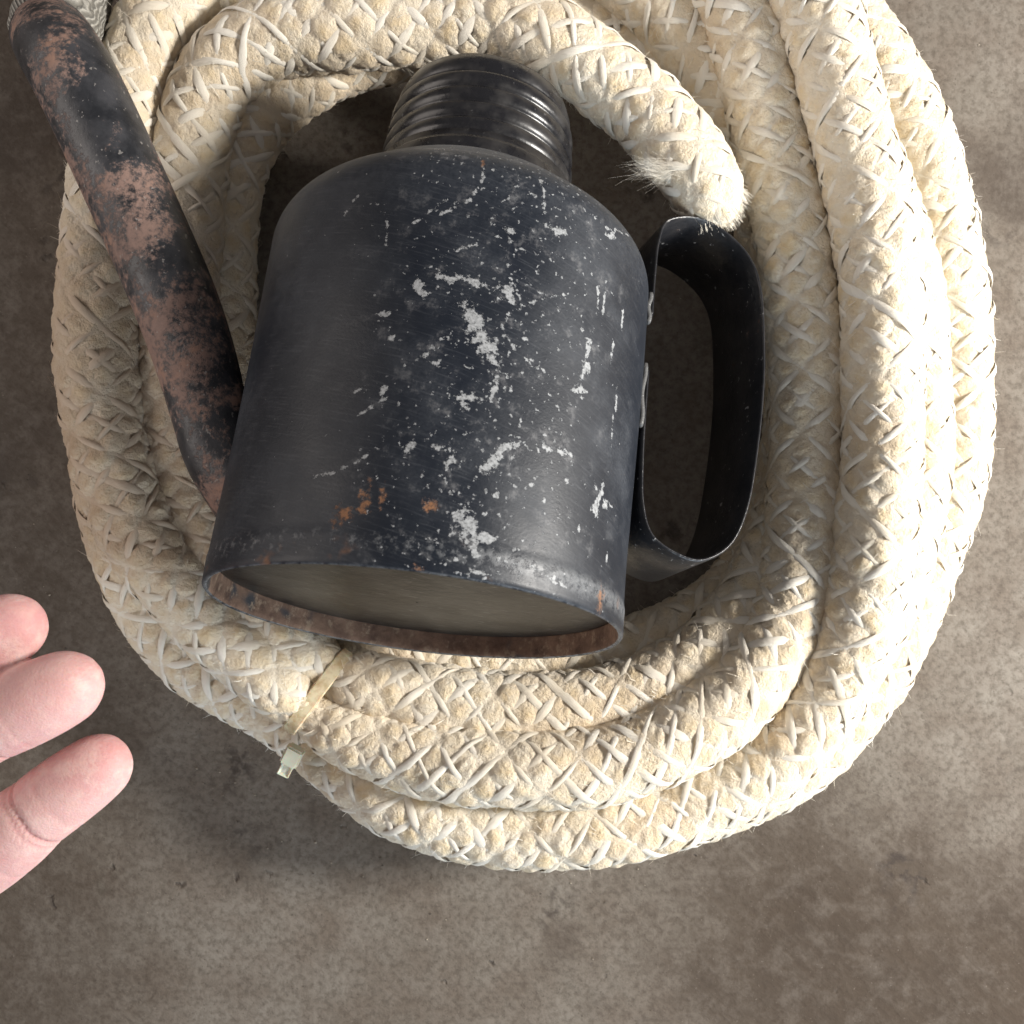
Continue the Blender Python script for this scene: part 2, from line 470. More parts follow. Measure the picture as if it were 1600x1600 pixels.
# innermost floor turn
build_turn([(1180, 300, 13), (1228, 400, 14), (1250, 500, 14), (1255, 600, 14), (1247, 690, 14), (1222, 800, 14), (1155, 925, 15), (1020, 1008, 16), (880, 1034, 17), (740, 1034, 18),
            (610, 1005, 18), (500, 940, 17), (420, 850, 15), (372, 740, 14), (350, 600, 14), (346, 470, 16), (346, 360, 22), (362, 255, 26), (415, 160, 27), (510, 98, 26), (610, 72, 22), (730, 40, 18), (870, 40, 15), (1000, 120, 14), (1080, 190, 14)], 6, coil, cap_start=True, cap_end=True)

# frayed tuft standing off the free end
def tuft():
    n = 700
    base = P(1045, 266, 62)
    vv, ff = [], []
    for i in range(n):
        p = base + Vector((random.gauss(0, .004), random.gauss(0, .0018), random.gauss(0, .0015)))
        d = Vector((-0.9 + random.gauss(0, .35), 0.05 + random.gauss(0, .3), random.gauss(0.1, .3))).normalized()
        L = random.uniform(.002, .0085)
        bend = Vector((random.gauss(0, .4), random.gauss(0, .4), random.gauss(0, .3)))
        side = d.cross(Vector((random.gauss(0, 1), random.gauss(0, 1), 1))).normalized() * random.uniform(.000015, .00004)
        b = len(vv)
        for k in range(4):
            f = k / 3
            q = p + d * L * f + bend * L * f * f * .5
            vv += [q - side * (1 - .7 * f), q + side * (1 - .7 * f)]
            if k: ff.append((b + 2 * k - 2, b + 2 * k - 1, b + 2 * k + 1, b + 2 * k))
    o = mesh_np("frayed_tuft", np.array([tuple(x) for x in vv]), np.array(ff), M_THREAD, coil, uv=np.zeros((len(vv), 2)))
    o["kind"] = "stuff"
    o["label"] = "white frayed tuft near the free end of the rope"
tuft()

def frayed_end():
    vv, ff = [], []
    e = P(1136, 346, 50); d0 = (P(1138, 352, 50) - P(1104, 296, 52)).normalized()
    sx_ = d0.cross(Vector((0, 0, 1))).normalized(); sy_ = sx_.cross(d0)
    for i in range(900):
        a = random.uniform(0, 6.283); r_ = math.sqrt(random.random()) * .0098
        p = e + (sx_ * math.cos(a) + sy_ * math.sin(a)) * r_ - d0 * (.002 + .006 * (r_ / .0098) ** 2)
        d = (d0 + (sx_ * math.cos(a) + sy_ * math.sin(a)) * (.35 * r_ / .0098 + random.gauss(0, .15)) + Vector((random.gauss(0, .15), random.gauss(0, .15), random.gauss(0, .15)))).normalized()
        L = random.uniform(.002, .0065)
        side = d.cross(Vector((random.gauss(0, 1), random.gauss(0, 1), 1))).normalized() * random.uniform(.00005, .00016)
        b = len(vv)
        for k in range(3):
            q = p + d * L * k / 2 + Vector((0, 0, -.15 * L * (k / 2) ** 2))
            vv += [q - side * (1 - .3 * k), q + side * (1 - .3 * k)]
            if k: ff.append((b + 2 * k - 2, b + 2 * k - 1, b + 2 * k + 1, b + 2 * k))
    o = mesh_np("frayed_end", np.array([tuple(x) for x in vv]), np.array(ff), M_THREAD, coil, uv=np.zeros((len(vv), 2)))
    o["kind"] = "stuff"
    o["label"] = "blunt frayed cut end of the rope"
frayed_end()

# ------------------------------------------------------------------ cable tie
def mat_tie():
    t = NT("yellowed_nylon")
    n = t.noise(t.geo(), 300, 4, 0.6)
    c = t.mix(t.ramp(n.outputs[0], [(0.4, 0.0), (0.62, 0.75)]), (0.66, 0.58, 0.40), (0.42, 0.29, 0.14))
    return t.set(Base_Color=c, Roughness=0.4, Subsurface_Weight=0.3, Subsurface_Scale=0.002)
def mat_tie_head():
    t = NT("pale_nylon")
    n = t.noise(t.geo(), 200, 3, 0.6)
    c = t.mix(n.outputs[0], (0.70, 0.72, 0.60), (0.60, 0.60, 0.46))
    return t.set(Base_Color=c, Roughness=0.35, Subsurface_Weight=0.4, Subsurface_Scale=0.002)

def ribbon(name, path, nrm, width, thick, mat, parent, closed=False):
    """flat strap: path (N,3), nrm = outward direction per point, width across, thickness"""
    path = np.asarray(path); nrm = np.asarray(nrm)
    if closed:
        t = np.roll(path, -1, 0) - np.roll(path, 1, 0)
    else:
        t = np.gradient(path, axis=0)
    t /= np.linalg.norm(t, axis=1)[:, None]
    w = np.cross(t, nrm); w /= np.linalg.norm(w, axis=1)[:, None]
    n2 = np.cross(w, t)
    a, b = width / 2, thick / 2
    e = min(b * 0.8, a * .3)
    prof = [(-a + e, -b), (a - e, -b), (a, -b + e), (a, b - e), (a - e, b), (-a + e, b), (-a, b - e), (-a, -b + e)]
    v = np.stack([path + w * x + n2 * y for x, y in prof], 1)
    nseg = len(path)
    m = len(prof)
    f = grid_faces(nseg, m)
    if closed:
        last = (nseg - 1) * m
        j = np.arange(m)
        f = np.vstack([f, np.stack([last + j, last + (j + 1) % m, (j + 1) % m, j], 1)])
        o = mesh_np(name, v.reshape(-1, 3), f, mat, parent)
    else:
        fl = [tuple(x) for x in f] + [tuple(range(m))[::-1], tuple(range((nseg - 1) * m, nseg * m))]
        me = bpy.data.meshes.new(name)
        me.from_pydata([tuple(x) for x in v.reshape(-1, 3)], [], fl)
        for p in me.polygons: p.use_smooth = True
        me.materials.append(mat)
        o = link(bpy.data.objects.new(name, me), parent)
    return o

M_TIE, M_TIEH = mat_tie(), mat_tie_head()
tie = empty("cable_tie", P(484, 1110, 20))
tie_inv = tie.matrix_basis.inverted()
tag(tie, "yellowed plastic cable tie binding two rope turns at the lower left, pale square head", "cable tie")
c1 = np.array(P(514, 1048, 39)); c2 = np.array(P(484, 1112, 42))
ax = np.array([0.80, -0.60, 0]); ax /= np.linalg.norm(ax)
e1 = (c2 - c1); e1 -= ax * e1.dot(ax); sep = np.linalg.norm(e1); e1 /= sep
e2 = np.cross(ax, e1)
if e2[2] < 0: e2 = -e2
rad = 0.0096
pts_, nr = [], []
mid = (c1 + c2) / 2
for k in range(96):
    a = 2 * math.pi * k / 96
    d = e1 * math.cos(a) + e2 * math.sin(a)
    w_ = math.tanh(math.cos(a) * 3.0)
    pts_.append(mid + e1 * (sep / 2) * w_ + d * rad); nr.append(d)
path = np.array(pts_) - np.array(tie.location)
ribbon("strap", path, nr, 0.0052, 0.0011, M_TIE, tie, closed=True).data.polygons.foreach_set("use_smooth", [False] * (96 * 8))
# head box with a slot, then the cut tail, hanging off the outer side
hd = P(457, 1181, 43)
dirv = (P(436, 1222, 40) - hd).normalized()
def tie_box(name, c, d, up, sx, sy, sz, mat, parent, hole=False):
    me = bpy.data.meshes.new(name); bm = bmesh.new()
    bmesh.ops.create_cube(bm, size=1)
    side = d.cross(up).normalized(); up2 = side.cross(d).normalized()
    for v in bm.verts:
        v.co = Vector((v.co.x * sx, v.co.y * sy, v.co.z * sz))
    bmesh.ops.bevel(bm, geom=bm.edges[:], offset=min(sx, sy, sz) * .16, segments=2, affect='EDGES')
    if hole:
        top = max(bm.faces, key=lambda f: f.calc_center_median().z)
        r = bmesh.ops.inset_individual(bm, faces=[top], thickness=min(sx, sy) * .24)
        for v in top.verts: v.co.z -= sz * .45
    M = Matrix((d, side, up2)).transposed().to_4x4()
    M.translation = c - tie.location
    bm.transform(M)
    bm.to_mesh(me); bm.free()
    me.materials.append(mat)
    return link(bpy.data.objects.new(name, me), parent)
tie_box("head", hd, dirv, Vector((0, 0, 1)), 0.0078, 0.0066, 0.0045, M_TIEH, tie, hole=False)
tie_box("tail", hd + dirv * 0.0062, dirv, Vector((0.1, 0, 1)), 0.0056, 0.0046, 0.0018, M_TIEH, tie, hole=True)

# ------------------------------------------------------------------ can
C0 = P(648, 968, 109)
S0 = P(731, 372, 70)
zax = (S0 - C0).normalized()
ROLL = R(19)
side0 = Vector((1, 0, 0)); side0 = (side0 - zax * side0.dot(zax)).normalized()
upv = zax.cross(side0); 
if upv.z < 0: upv = -upv
xax = (side0 * math.cos(ROLL) - upv * math.sin(ROLL)).normalized()      # towards the handle
yax = zax.cross(xax).normalized()
CANM = Matrix((xax, yax, zax)).transposed().to_4x4(); CANM.translation = C0
CANI = CANM.inverted()
can = empty("spout_can", mat=CANM)
tag(can, "battered black metal can with side spout and strap handle, lying inside the rope coil", "can")
CR = 0.0612
UPA = math.atan2(upv.dot(yax), upv.dot(xax))      # angle of 'up' in the can's own frame

def can_uv(px, py):
    """where the line of sight through a photograph point meets the can's side: (u along girth, v along axis), metres"""
    o = CANI @ Vector((0, 0, CAM_H)); d = (CANI @ P(px, py, 0)) - o
    a = d.x ** 2 + d.y ** 2; b = 2 * (o.x * d.x + o.y * d.y); c = o.x ** 2 + o.y ** 2 - CR ** 2
    disc = b * b - 4 * a * c
    if disc < 0: return None
    t = (-b - math.sqrt(disc)) / (2 * a)
    h = o + d * t
    an = (math.atan2(h.y, h.x) - UPA + math.pi) % (2 * math.pi) - math.pi
    return an * CR, h.z

CHIPS = [(742, 492, .0032, .0060, 25), (752, 520, .0030, .0050, 10), (770, 545, .0022, .0055, 12), (774, 598, .0009, .0050, -8),
         (732, 815, .0036, .0052, 20), (757, 832, .0042, .0017, 0), (722, 800, .002, .0035, 10), (740, 845, .0014, .004, 0),
         (770, 712, .0020, .0055, -28), (792, 690, .0045, .0014, 30), (880, 698, .0040, .0012, -20), (858, 690, .0012, .0016, 0), (940, 765, .0014, .0060, -18), (932, 790, .0022, .003, 0), (950, 780, .003, .0012, 30),
         (917, 570, .0018, .0046, -30), (905, 600, .0034, .0014, 15), (922, 538, .0009, .006, -10), (795, 440, .0046, .0018, 20), (800, 455, .0040, .0014, -40), (742, 432, .0070, .0013, -12), (700, 425, .004, .0012, -8),
         (732, 614, .0044, .0013, 10), (722, 622, .0022, .0016, 0), (690, 690, .0025, .0012, 30), (640, 690, .0012, .0026, -20), (705, 710, .0012, .003, -30),
         (655, 440, .0020, .0036, 20), (600, 480, .0022, .0012, 0), (612, 520, .0012, .0012, 0), (965, 620, .0010, .0040, 0), (945, 460, .0007, .0065, 0), (972, 500, .0007, .0060, 0), (958, 540, .0008, .004, 0),
         (850, 480, .0012, .0012, 0), (775, 765, .0012, .0014, 0), (830, 750, .0012, .0010, 0), (700, 725, .0010, .0014, 0), (875, 352, .0030, .0016, 20), (855, 690, .001, .0025, 40),
         (800, 350, .0024, .0012, 0), (955, 360, .0028, .0014, 30), (870, 900, .0045, .0012, -8), (735, 880, .005, .0007, -8), (600, 600, .0012, .0014, 0), (560, 600, .0018, .0006, 30),
         (820, 520, .0012, .0008, 0), (835, 555, .0008, .0012, 0), (800, 600, .001, .001, 0), (885, 740, .0012, .0008, 0), (905, 820, .0008, .0014, 0), (950, 860, .0008, .002, 0), (680, 560, .0016, .0008, 0)]
SCRATCH = [[(795, 482), (830, 465), (862, 455), (890, 450)], [(785, 500), (800, 530), (830, 560), (850, 570)], [(690, 392), (730, 375), (752, 370)], [(757, 245), (758, 265), (735, 300), (690, 325)],
           [(480, 737), (520, 730), (560, 712), (575, 700)], [(590, 322), (602, 325), (607, 345), (605, 375)], [(690, 420), (730, 432), (775, 445)], [(800, 425), (805, 440), (815, 462)],
           [(920, 520), (918, 545), (912, 585), (910, 610)], [(850, 270), (852, 300), (855, 345)], [(925, 330), (950, 350), (985, 360)], [(640, 560), (670, 545), (690, 520)], [(560, 640), (590, 620), (610, 612)],
           [(860, 690), (880, 690), (895, 705)], [(620, 860), (700, 868), (760, 885)], [(935, 440), (936, 480)], [(960, 640), (958, 690)], [(700, 300), (640, 345)], [(560, 300), (540, 330)], [(930, 745), (940, 770), (960, 785)]]
RUST = [(535, 797, .0036, .0026, 25), (570, 778, .0018, .0040, 0), (598, 768, .0010, .0030, 0), (673, 780, .0020, .0022, 20), (938, 930, .0020, .0048, -10), (580, 745, .001, .002, 0), (655, 878, .0016, .0010, 0), (757, 240, .0008, .002, 0)]

def wear_fields(u, v):
    """signed wear fields on the can's skin; > 0 inside a mark"""
    chip = np.full(u.shape, -3.0); rust = np.full(u.shape, -3.0)
    for lst, arr in ((CHIPS, chip), (RUST, rust)):
        for px, py, lx, ly, rot in lst:
            q_ = can_uv(px, py)
            if q_ is None: continue
            ca, sa = math.cos(R(rot)), math.sin(R(rot))
            du, dv = u - q_[0], v - q_[1]
            d = np.hypot((du * ca + dv * sa) / lx, (-du * sa + dv * ca) / ly) * (1.12 if arr is chip else 1.0)
            np.maximum(arr, 1.0 - d, out=arr)
    for pl in SCRATCH:
        qq = [can_uv(*p_) for p_ in pl]
        for (a0, b0), (a1, b1) in zip(qq[:-1], qq[1:]):
            L2 = (a1 - a0) ** 2 + (b1 - b0) ** 2
            t_ = np.clip(((u - a0) * (a1 - a0) + (v - b0) * (b1 - b0)) / L2, 0, 1)
            d = np.hypot(u - a0 - t_ * (a1 - a0), v - b0 - t_ * (b1 - b0)) / 0.00045
            np.maximum(chip, np.maximum(1.0 - d, -3) * .45 - .05, out=chip)
    return np.clip(chip, -3, 1), np.clip(rust, -3, 1)

def mat_can():
    t = NT("chipped_black_paint")
    uv = t.uv()
    sep_ = t.n('ShaderNodeSeparateXYZ'); t.l(uv, sep_.inputs[0])
    U, V = sep_.outputs[0], sep_.outputs[1]
    warpn = t.noise(uv, 420, 5, 0.72)
    warp2 = t.noise(uv, 70, 3, 0.6)
    fine = t.noise(uv, 1100, 3, 0.7)
    wob = t.math('MULTIPLY', t.math('SUBTRACT', warpn.outputs[0], 0.5), 5.4)
    cf = t.n('ShaderNodeAttribute', attribute_name='chip').outputs['Fac']
    rfl = t.n('ShaderNodeAttribute', attribute_name='rust').outputs['Fac']
    chips = t.math('MULTIPLY', t.sstep(t.math('ADD', t.math('SUBTRACT', cf, 0.22), wob), -0.04, 0.16), t.sstep(fine.outputs[0], 0.30, 0.45, 0.6, 1.0))
    # pinhead chips, densest on the upper right face
    dens = t.sstep(t.math('ADD', t.math('MULTIPLY', t.math('ABSOLUTE', t.math('SUBTRACT', U, 0.022)), 14), warp2.outputs[0]), 0.55, 1.35, 1.0, 0.0)
    sp = t.noise(uv, 560, 3, 0.55)
    spk = t.sstep(t.math('ADD', sp.outputs[0], t.math('MULTIPLY', dens, 0.10)), 0.72, 0.745)
    spk = t.math('MULTIPLY', spk, t.sstep(warpn.outputs[0], 0.35, 0.55, 0.35, 1.0))
    foot = t.math('MULTIPLY', t.sstep(t.math('ABSOLUTE', t.math('SUBTRACT', V, 0.0078)), 0.0006, 0.0042, 1.0, 0.0), t.sstep(t.math('ADD', warpn.outputs[0], t.math('MULTIPLY', t.sstep(U, -0.01, 0.05), 0.14)), 0.50, 0.66))
    dust = t.math('MULTIPLY', t.sstep(t.noise(uv, 32, 5, 0.65).outputs[0], 0.40, 0.72), t.sstep(fine.outputs[0], 0.3, 0.7, 0.35, 1.0))
    sdust = t.math('MULTIPLY', t.sstep(V, 0.090, 0.135), t.sstep(warpn.outputs[0], 0.36, 0.62, 0.3, 1.0))
    dust = t.math('MAXIMUM', dust, sdust)
    c = t.mix(t.math('MULTIPLY', dust, 0.6), (0.0050, 0.0078, 0.0140), (0.052, 0.059, 0.071))
    smear = t.math('MULTIPLY', t.sstep(t.noise(uv, 130, 5, 0.78).outputs[0], 0.53, 0.70), dens)
    c = t.mix(t.math('MULTIPLY', smear, 0.65), c, (0.15, 0.15, 0.155))
    strk = t.noise(t.mapping(t.mapping(uv, (1, 1, 1), (0, 0, R(12))), (90, 1500, 1)), 1.0, 4, 0.7)
    c = t.mix(t.sstep(strk.outputs[0], 0.52, 0.72, 0, .35), c, (0.075, 0.08, 0.09))
    lipw = t.math('MULTIPLY', t.sstep(V, 0.0006, 0.0022, 1.0, 0.0), t.sstep(warpn.outputs[0], 0.42, 0.52, 0.0, 0.85))
    foot = t.math('MAXIMUM', foot, t.math('MULTIPLY', lipw, 2.0))
    allc = t.math('MAXIMUM', chips, t.math('MAXIMUM', spk, t.math('MULTIPLY', foot, 0.32)))
    chipcol = t.mix(t.ramp(fine.outputs[0], [(0.3, 0.0), (0.6, 1.0)]), (0.13, 0.135, 0.14), (0.33, 0.34, 0.35))
    c = t.mix(allc, c, chipcol)
    rust = t.sstep(t.math('ADD', t.math('SUBTRACT', rfl, 0.25), t.math('MULTIPLY', wob, 0.8)), -0.2, 0.7)
    top = t.math('MULTIPLY', t.sstep(V, 0.140, 0.150), t.sstep(warp2.outputs[0], 0.42, 0.58))
    botr = t.math('MULTIPLY', t.sstep(V, 0.003, 0.012, 1.0, 0.0), t.sstep(warp2.outputs[0], 0.60, 0.70))
    rust = t.math('MAXIMUM', rust, t.math('MAXIMUM', t.math('MULTIPLY', top, 0.7), t.math('MULTIPLY', botr, 0.8)))
    rcol = t.mix(t.ramp(warpn.outputs[0], [(0.35, 0.0), (0.65, 1.0)]), (0.085, 0.042, 0.026), (0.27, 0.125, 0.055))
    c = t.mix(t.math('MULTIPLY', rust, 0.9), c, rcol)
    rough = t.math('ADD', t.math('MULTIPLY', t.math('MAXIMUM', dust, rust), 0.2), t.ramp(warp2.outputs[0], [(0.3, 0.38), (0.7, 0.50)]))
    hgt = t.math('ADD', t.math('MULTIPLY', fine.outputs[0], 0.18), t.math('MULTIPLY', allc, -0.5))
    hgt = t.math('ADD', hgt, t.math('MULTIPLY', rust, 0.4))
    return t.set(Base_Color=c, Roughness=rough, Normal=t.bump(hgt, 0.6, 0.0005), Specular_IOR_Level=0.40, Sheen_Weight=0.03, Sheen_Roughness=0.4)

def mat_black(name, rustiness=0.0, rough=0.38, base=(0.010, 0.011, 0.014), scale=1.0, chip=0.66):
    t = NT(name)
    g = t.obj()
    n1 = t.noise(g, 90 * scale, 5, 0.7)
    n2 = t.noise(g, 420 * scale, 4, 0.65)
    c = t.mix(t.ramp(n1.outputs[0], [(0.4, 0.0), (0.75, 0.6)]), base, (0.05, 0.047, 0.047))
    c = t.mix(t.sstep(n2.outputs[0], chip, chip + .03), c, (0.30, 0.30, 0.30))
    r = t.math('ADD', t.math('MULTIPLY', n1.outputs[0], 0.6), t.math('MULTIPLY', n2.outputs[0], 0.4))
    rm = t.sstep(r, 0.66 - rustiness * .2, 0.70 - rustiness * .2)
    c = t.mix(t.math('MULTIPLY', rm, min(1, rustiness * 1.2)), c, t.mix(n2.outputs[0], (0.075, 0.035, 0.022), (0.24, 0.115, 0.06)))
    pt = t.n('ShaderNodeNewGeometry').outputs['Pointiness']
    ew = t.math('MULTIPLY', t.sstep(pt, 0.53, 0.60), t.sstep(n1.outputs[0], 0.40, 0.58))
    c = t.mix(t.math('MULTIPLY', ew, 0.8), c, (0.28, 0.27, 0.26))
    return t.set(Base_Color=c, Roughness=t.math('ADD', t.math('MULTIPLY', rm, 0.35), rough), Normal=t.bump(t.math('ADD', n2.outputs[0], t.math('MULTIPLY', n1.outputs[0], 2.0)), 0.4, 0.0005), Specular_IOR_Level=0.5)

def lathe(name, prof, mat, parent, nseg=160, dent=None, wear=False):
    """prof list of (r, z); open surface of revolution in the can's frame"""
    prof = np.asarray(prof, float)
    # girth starts at the underside so the seam of the uv is out of sight
    th = UPA - math.pi + 2 * math.pi * np.arange(nseg + 1) / nseg
    if wear:                                     # finer mesh on the worn upper face
        th = UPA + np.concatenate([np.linspace(-math.pi, -1.9, 24, endpoint=False), np.linspace(-1.9, 1.9, 540, endpoint=False), np.linspace(1.9, math.pi, 25)])
        nseg = len(th) - 1
    rr, zz = prof[:, 0], prof[:, 1]
    Rr = rr[:, None] * np.ones((1, nseg + 1))
    if dent is not None: Rr = Rr + dent(th[None, :] - UPA, zz[:, None])
    v = np.stack([Rr * np.cos(th), Rr * np.sin(th), zz[:, None] * np.ones((1, nseg + 1))], -1)
    arc = np.concatenate([[0], np.cumsum(np.linalg.norm(np.diff(prof, axis=0), axis=1))])
    uv = np.stack(np.broadcast_arrays(((th - UPA) * CR)[None, :], (arc + zz[0])[:, None]), -1)
    uv = uv.reshape(-1, 2)
    at_ = None
    if wear:
        ch, ru = wear_fields(uv[:, 0], v.reshape(-1, 3)[:, 2] * 0 + uv[:, 1])
        at_ = {'chip': ch, 'rust': ru}
    return mesh_np(name, v.reshape(-1, 3), grid_faces(len(prof), nseg + 1, wrap=False)[:, ::-1], mat, parent, uv=uv, attrs=at_)

def dent(a, z):
    d = -0.0011 * np.exp(-((a - 0.15) / 0.28) ** 2 - ((z - 0.105) / 0.016) ** 2)
    d = d - 0.0008 * np.exp(-((a + 0.35) / 0.3) ** 2 - ((z - 0.05) / 0.02) ** 2)
    d = d + 0.0004 * np.sin(a * 3 + z * 40) * np.clip(z / .02, 0, 1) * np.clip((.13 - z) / .02, 0, 1)
    return d

M_CAN = mat_can()
body_prof = [(CR - .0012, 0.0004), (CR - .0004, 0.0), (CR + .0002, 0.0006)]
body_prof += [(CR + 0.0002, z) for z in (0.002, 0.004, 0.0055)]
body_prof += [(CR + .00028, 0.0068), (CR + .0003, 0.0078), (CR + .0001, 0.0090)]
body_prof += [(CR, z) for z in np.linspace(0.0105, 0.110, 220)]
SH0, SH1, NR = 0.1105, 0.1400, 0.0345
CRN, SWP = 0.0165, R(56)                     # rounded corner, then a straight cone up to the neck
for k in range(1, 31):
    a = k / 30 * SWP
    body_prof.append((CR - CRN + CRN * math.cos(a), SH0 + CRN * math.sin(a)))
ra, za_ = body_prof[-1]
for k in range(1, 31):
    f_ = k / 30
    body_prof.append((ra + (NR - ra) * f_, za_ + (SH1 - za_) * f_ + 0.0008 * math.sin(f_ * math.pi)))
body_prof += [(NR - .001, SH1 + .0008), (NR - .004, SH1 + .0006)]
lathe("body", body_prof, M_CAN, can, dent=dent, wear=True)

# recessed base: inner wall of the foot and the slightly domed disc
def mat_base():
    t = NT("sooty_base")
    g = t.obj()
    n1 = t.noise(g, 55, 5, 0.65); n2 = t.noise(t.mapping(g, (1, 2.6, 1), (0, 0, R(20))), 160, 4, 0.65)
    c = t.mix(t.ramp(n1.outputs[0], [(0.38, 0.0), (0.68, 1.0)]), (0.010, 0.0095, 0.009), (0.055, 0.052, 0.046))
    c = t.mix(t.sstep(n2.outputs[0], 0.60, 0.70, 0, .7), c, (0.16, 0.16, 0.155))
    return t.set(Base_Color=c, Roughness=0.42, Normal=t.bump(n1.outputs[0], 0.5, 0.0012), Metallic=0.65)
def mat_rustrim():
    t = NT("rusty_rim")
    g = t.obj()
    n1 = t.noise(g, 120, 5, 0.7); n2 = t.noise(g, 40, 3, 0.6)
    c = t.mix(t.ramp(n1.outputs[0], [(0.35, 0.0), (0.68, 1.0)]), (0.10, 0.055, 0.038), (0.30, 0.185, 0.125))
    c = t.mix(t.sstep(n2.outputs[0], 0.56, 0.64), c, (0.05, 0.05, 0.055))
    c = t.mix(t.sstep(t.noise(g, 260, 4, 0.7).outputs[0], 0.52, 0.68, 0, .8), c, (0.36, 0.26, 0.18))
    return t.set(Base_Color=c, Roughness=0.8, Normal=t.bump(n1.outputs[0], 0.7, 0.0008))
REC = 0.0068
base = lathe("base", [(CR - .0022, REC + .0006), (CR - .0040, REC)] + [(r_, REC - 0.0016 * (1 - (r_ / (CR - .006)) ** 2)) for r_ in np.linspace(CR - .006, 0.0004, 60)], mat_base(), can)
base["label"] = "recessed sooty base disc"
rim = lathe("rim_wall", [(CR - .0012, 0.0004)] + [(CR - .0014 - .0006 * (z / REC), z) for z in np.linspace(0.001, REC + .0006, 8)], mat_rustrim(), base)
rim["label"] = "rust-brown inner wall of the foot rim"

# ridged screw neck
def mat_neck():
    t = NT("black_plastic_neck")
    g = t.obj()
    n = t.noise(g, 110, 5, 0.65); n2 = t.noise(g, 500, 3, 0.6)
    c = t.mix(t.ramp(n.outputs[0], [(0.45, 0.0), (0.75, 0.7)]), (0.010, 0.010, 0.012), (0.055, 0.052, 0.05))
    c = t.mix(t.sstep(n2.outputs[0], 0.68, 0.72, 0, .5), c, (0.2, 0.2, 0.2))
    return t.set(Base_Color=c, Roughness=t.ramp(n.outputs[0], [(0.35, 0.22), (0.7, 0.42)]), Normal=t.bump(n2.outputs[0], 0.15, 0.0004))
M_NECK = mat_neck()
nk = [(0.0325, SH1 - .002), (0.0328, SH1 + .0030), (0.0318, SH1 + .0042), (0.0312, SH1 + .0052), (0.0314, SH1 + .0068), (0.0300, SH1 + .0074)]
zz = SH1 + .0070
for k in range(4):
    rk = 0.0304 - 0.0004 * k
    for f_, dr in ((0, -.0012), (.10, -.0004), (.2, 0.0), (.35, .0003), (.55, .0003), (.75, .0001), (.88, -.0002), (.95, -.0007)):
        nk.append((rk + dr, zz + 0.0056 * f_))
    zz += 0.0056
nk += [(0.0276, zz), (0.0283, zz + .0008), (0.0281, zz + .004), (0.0270, zz + .0072), (0.0250, zz + .0088), (0.023, zz + .0090)]
nk += [(0.0225, zz + .0078), (0.0222, zz + .004), (0.004, zz + .0038), (0.0004, zz + .0038)]
nk = [(r_ * 1.075, SH1 + (z_ - SH1) * 1.10) for r_, z_ in nk]
neck = lathe("screw_neck", nk, M_NECK, can, nseg=128)
neck["label"] = "glossy black ridged screw neck"

# strap handle
M_STRAP = mat_black("black_strap", 0.25, 0.30)
hp = [(.0616, .098), (.0616, .112), (.0622, .121), (.0655, .130), (.073, .1345), (.084, .132), (.0935, .125), (.0985, .113), (.1005, .096), (.1005, .078), (.0990, .058),
      (.0965, .040), (.0915, .0265), (.0830, .0190), (.0745, .0180), (.0675, .0225), (.0632, .0325), (.0620, .047), (.0617, .060), (.0617, .078)]
q, _ = catmull(np.array([(x + (.004 if x > .07 else 0), 0, z + .0125 + (.006 if z > .105 and x > .062 else 0)) for x, z in hp]), 0.0012)
nrm = np.zeros_like(q)
tq = np.gradient(q, axis=0); tq /= np.linalg.norm(tq, axis=1)[:, None]
nrm[:, 0] = -tq[:, 2]; nrm[:, 2] = tq[:, 0]
handle = ribbon("handle", q, nrm, 0.034, 0.0011, M_STRAP, can)
handle["label"] = "black flat strap handle bent in a loop"
# soldered seam where the strap ends lie on the body
M_SOLD = mat_black("dull_solder", 0.1, 0.5, base=(0.09, 0.09, 0.09))
for za, zb in ((.070, .092), (.107, .118)):
    qq = np.array([(.0621, 0, z) for z in np.linspace(za, zb, 14)])
    qq[:, 1] = -0.0172 if yax.z < 0 else 0.0172
    qq[:, 0] = np.sqrt(CR ** 2 - .0172 ** 2) + .0012 + 0.0004 * np.sin(np.linspace(0, 9, 14))
    ribbon("solder_seam", qq, np.tile([1, 0, 0], (14, 1)), 0.0022, 0.0016, M_SOLD, handle)

# spout
def mat_spout():
    t = NT("rusty_black_pipe")
    g = t.obj()
    n1 = t.noise(g, 42, 4, 0.6); n2 = t.noise(g, 480, 5, 0.75); n3 = t.noise(g, 95, 4, 0.65)
    r = t.math('ADD', t.math('MULTIPLY', n1.outputs[0], 0.55), t.math('ADD', t.math('MULTIPLY', n2.outputs[0], 0.36), t.math('MULTIPLY', n3.outputs[0], 0.22)))
    rm = t.sstep(r, 0.54, 0.63)
    c = t.mix(t.ramp(n3.outputs[0], [(0.35, 0.0), (0.7, 1.0)]), (0.013, 0.014, 0.017), (0.060, 0.060, 0.066))
    rc = t.mix(n2.outputs[0], (0.11, 0.072, 0.062), (0.35, 0.225, 0.18))
    rc = t.mix(t.sstep(n3.outputs[0], 0.52, 0.68, 0, .6), rc, (0.33, 0.185, 0.125))
    c = t.mix(t.math('MULTIPLY', rm, 0.92), c, rc)
    gl = t.sstep(t.noise(g, 620, 2, 0.5).outputs[0], 0.68, 0.71)
    c = t.mix(t.math('MULTIPLY', gl, 0.5), c, (0.32, 0.30, 0.28))
    return t.set(Base_Color=c, Roughness=t.math('ADD', t.math('MULTIPLY', rm, 0.30), 0.40), Normal=t.bump(t.math('ADD', n2.outputs[0], rm), 0.35, 0.0004))
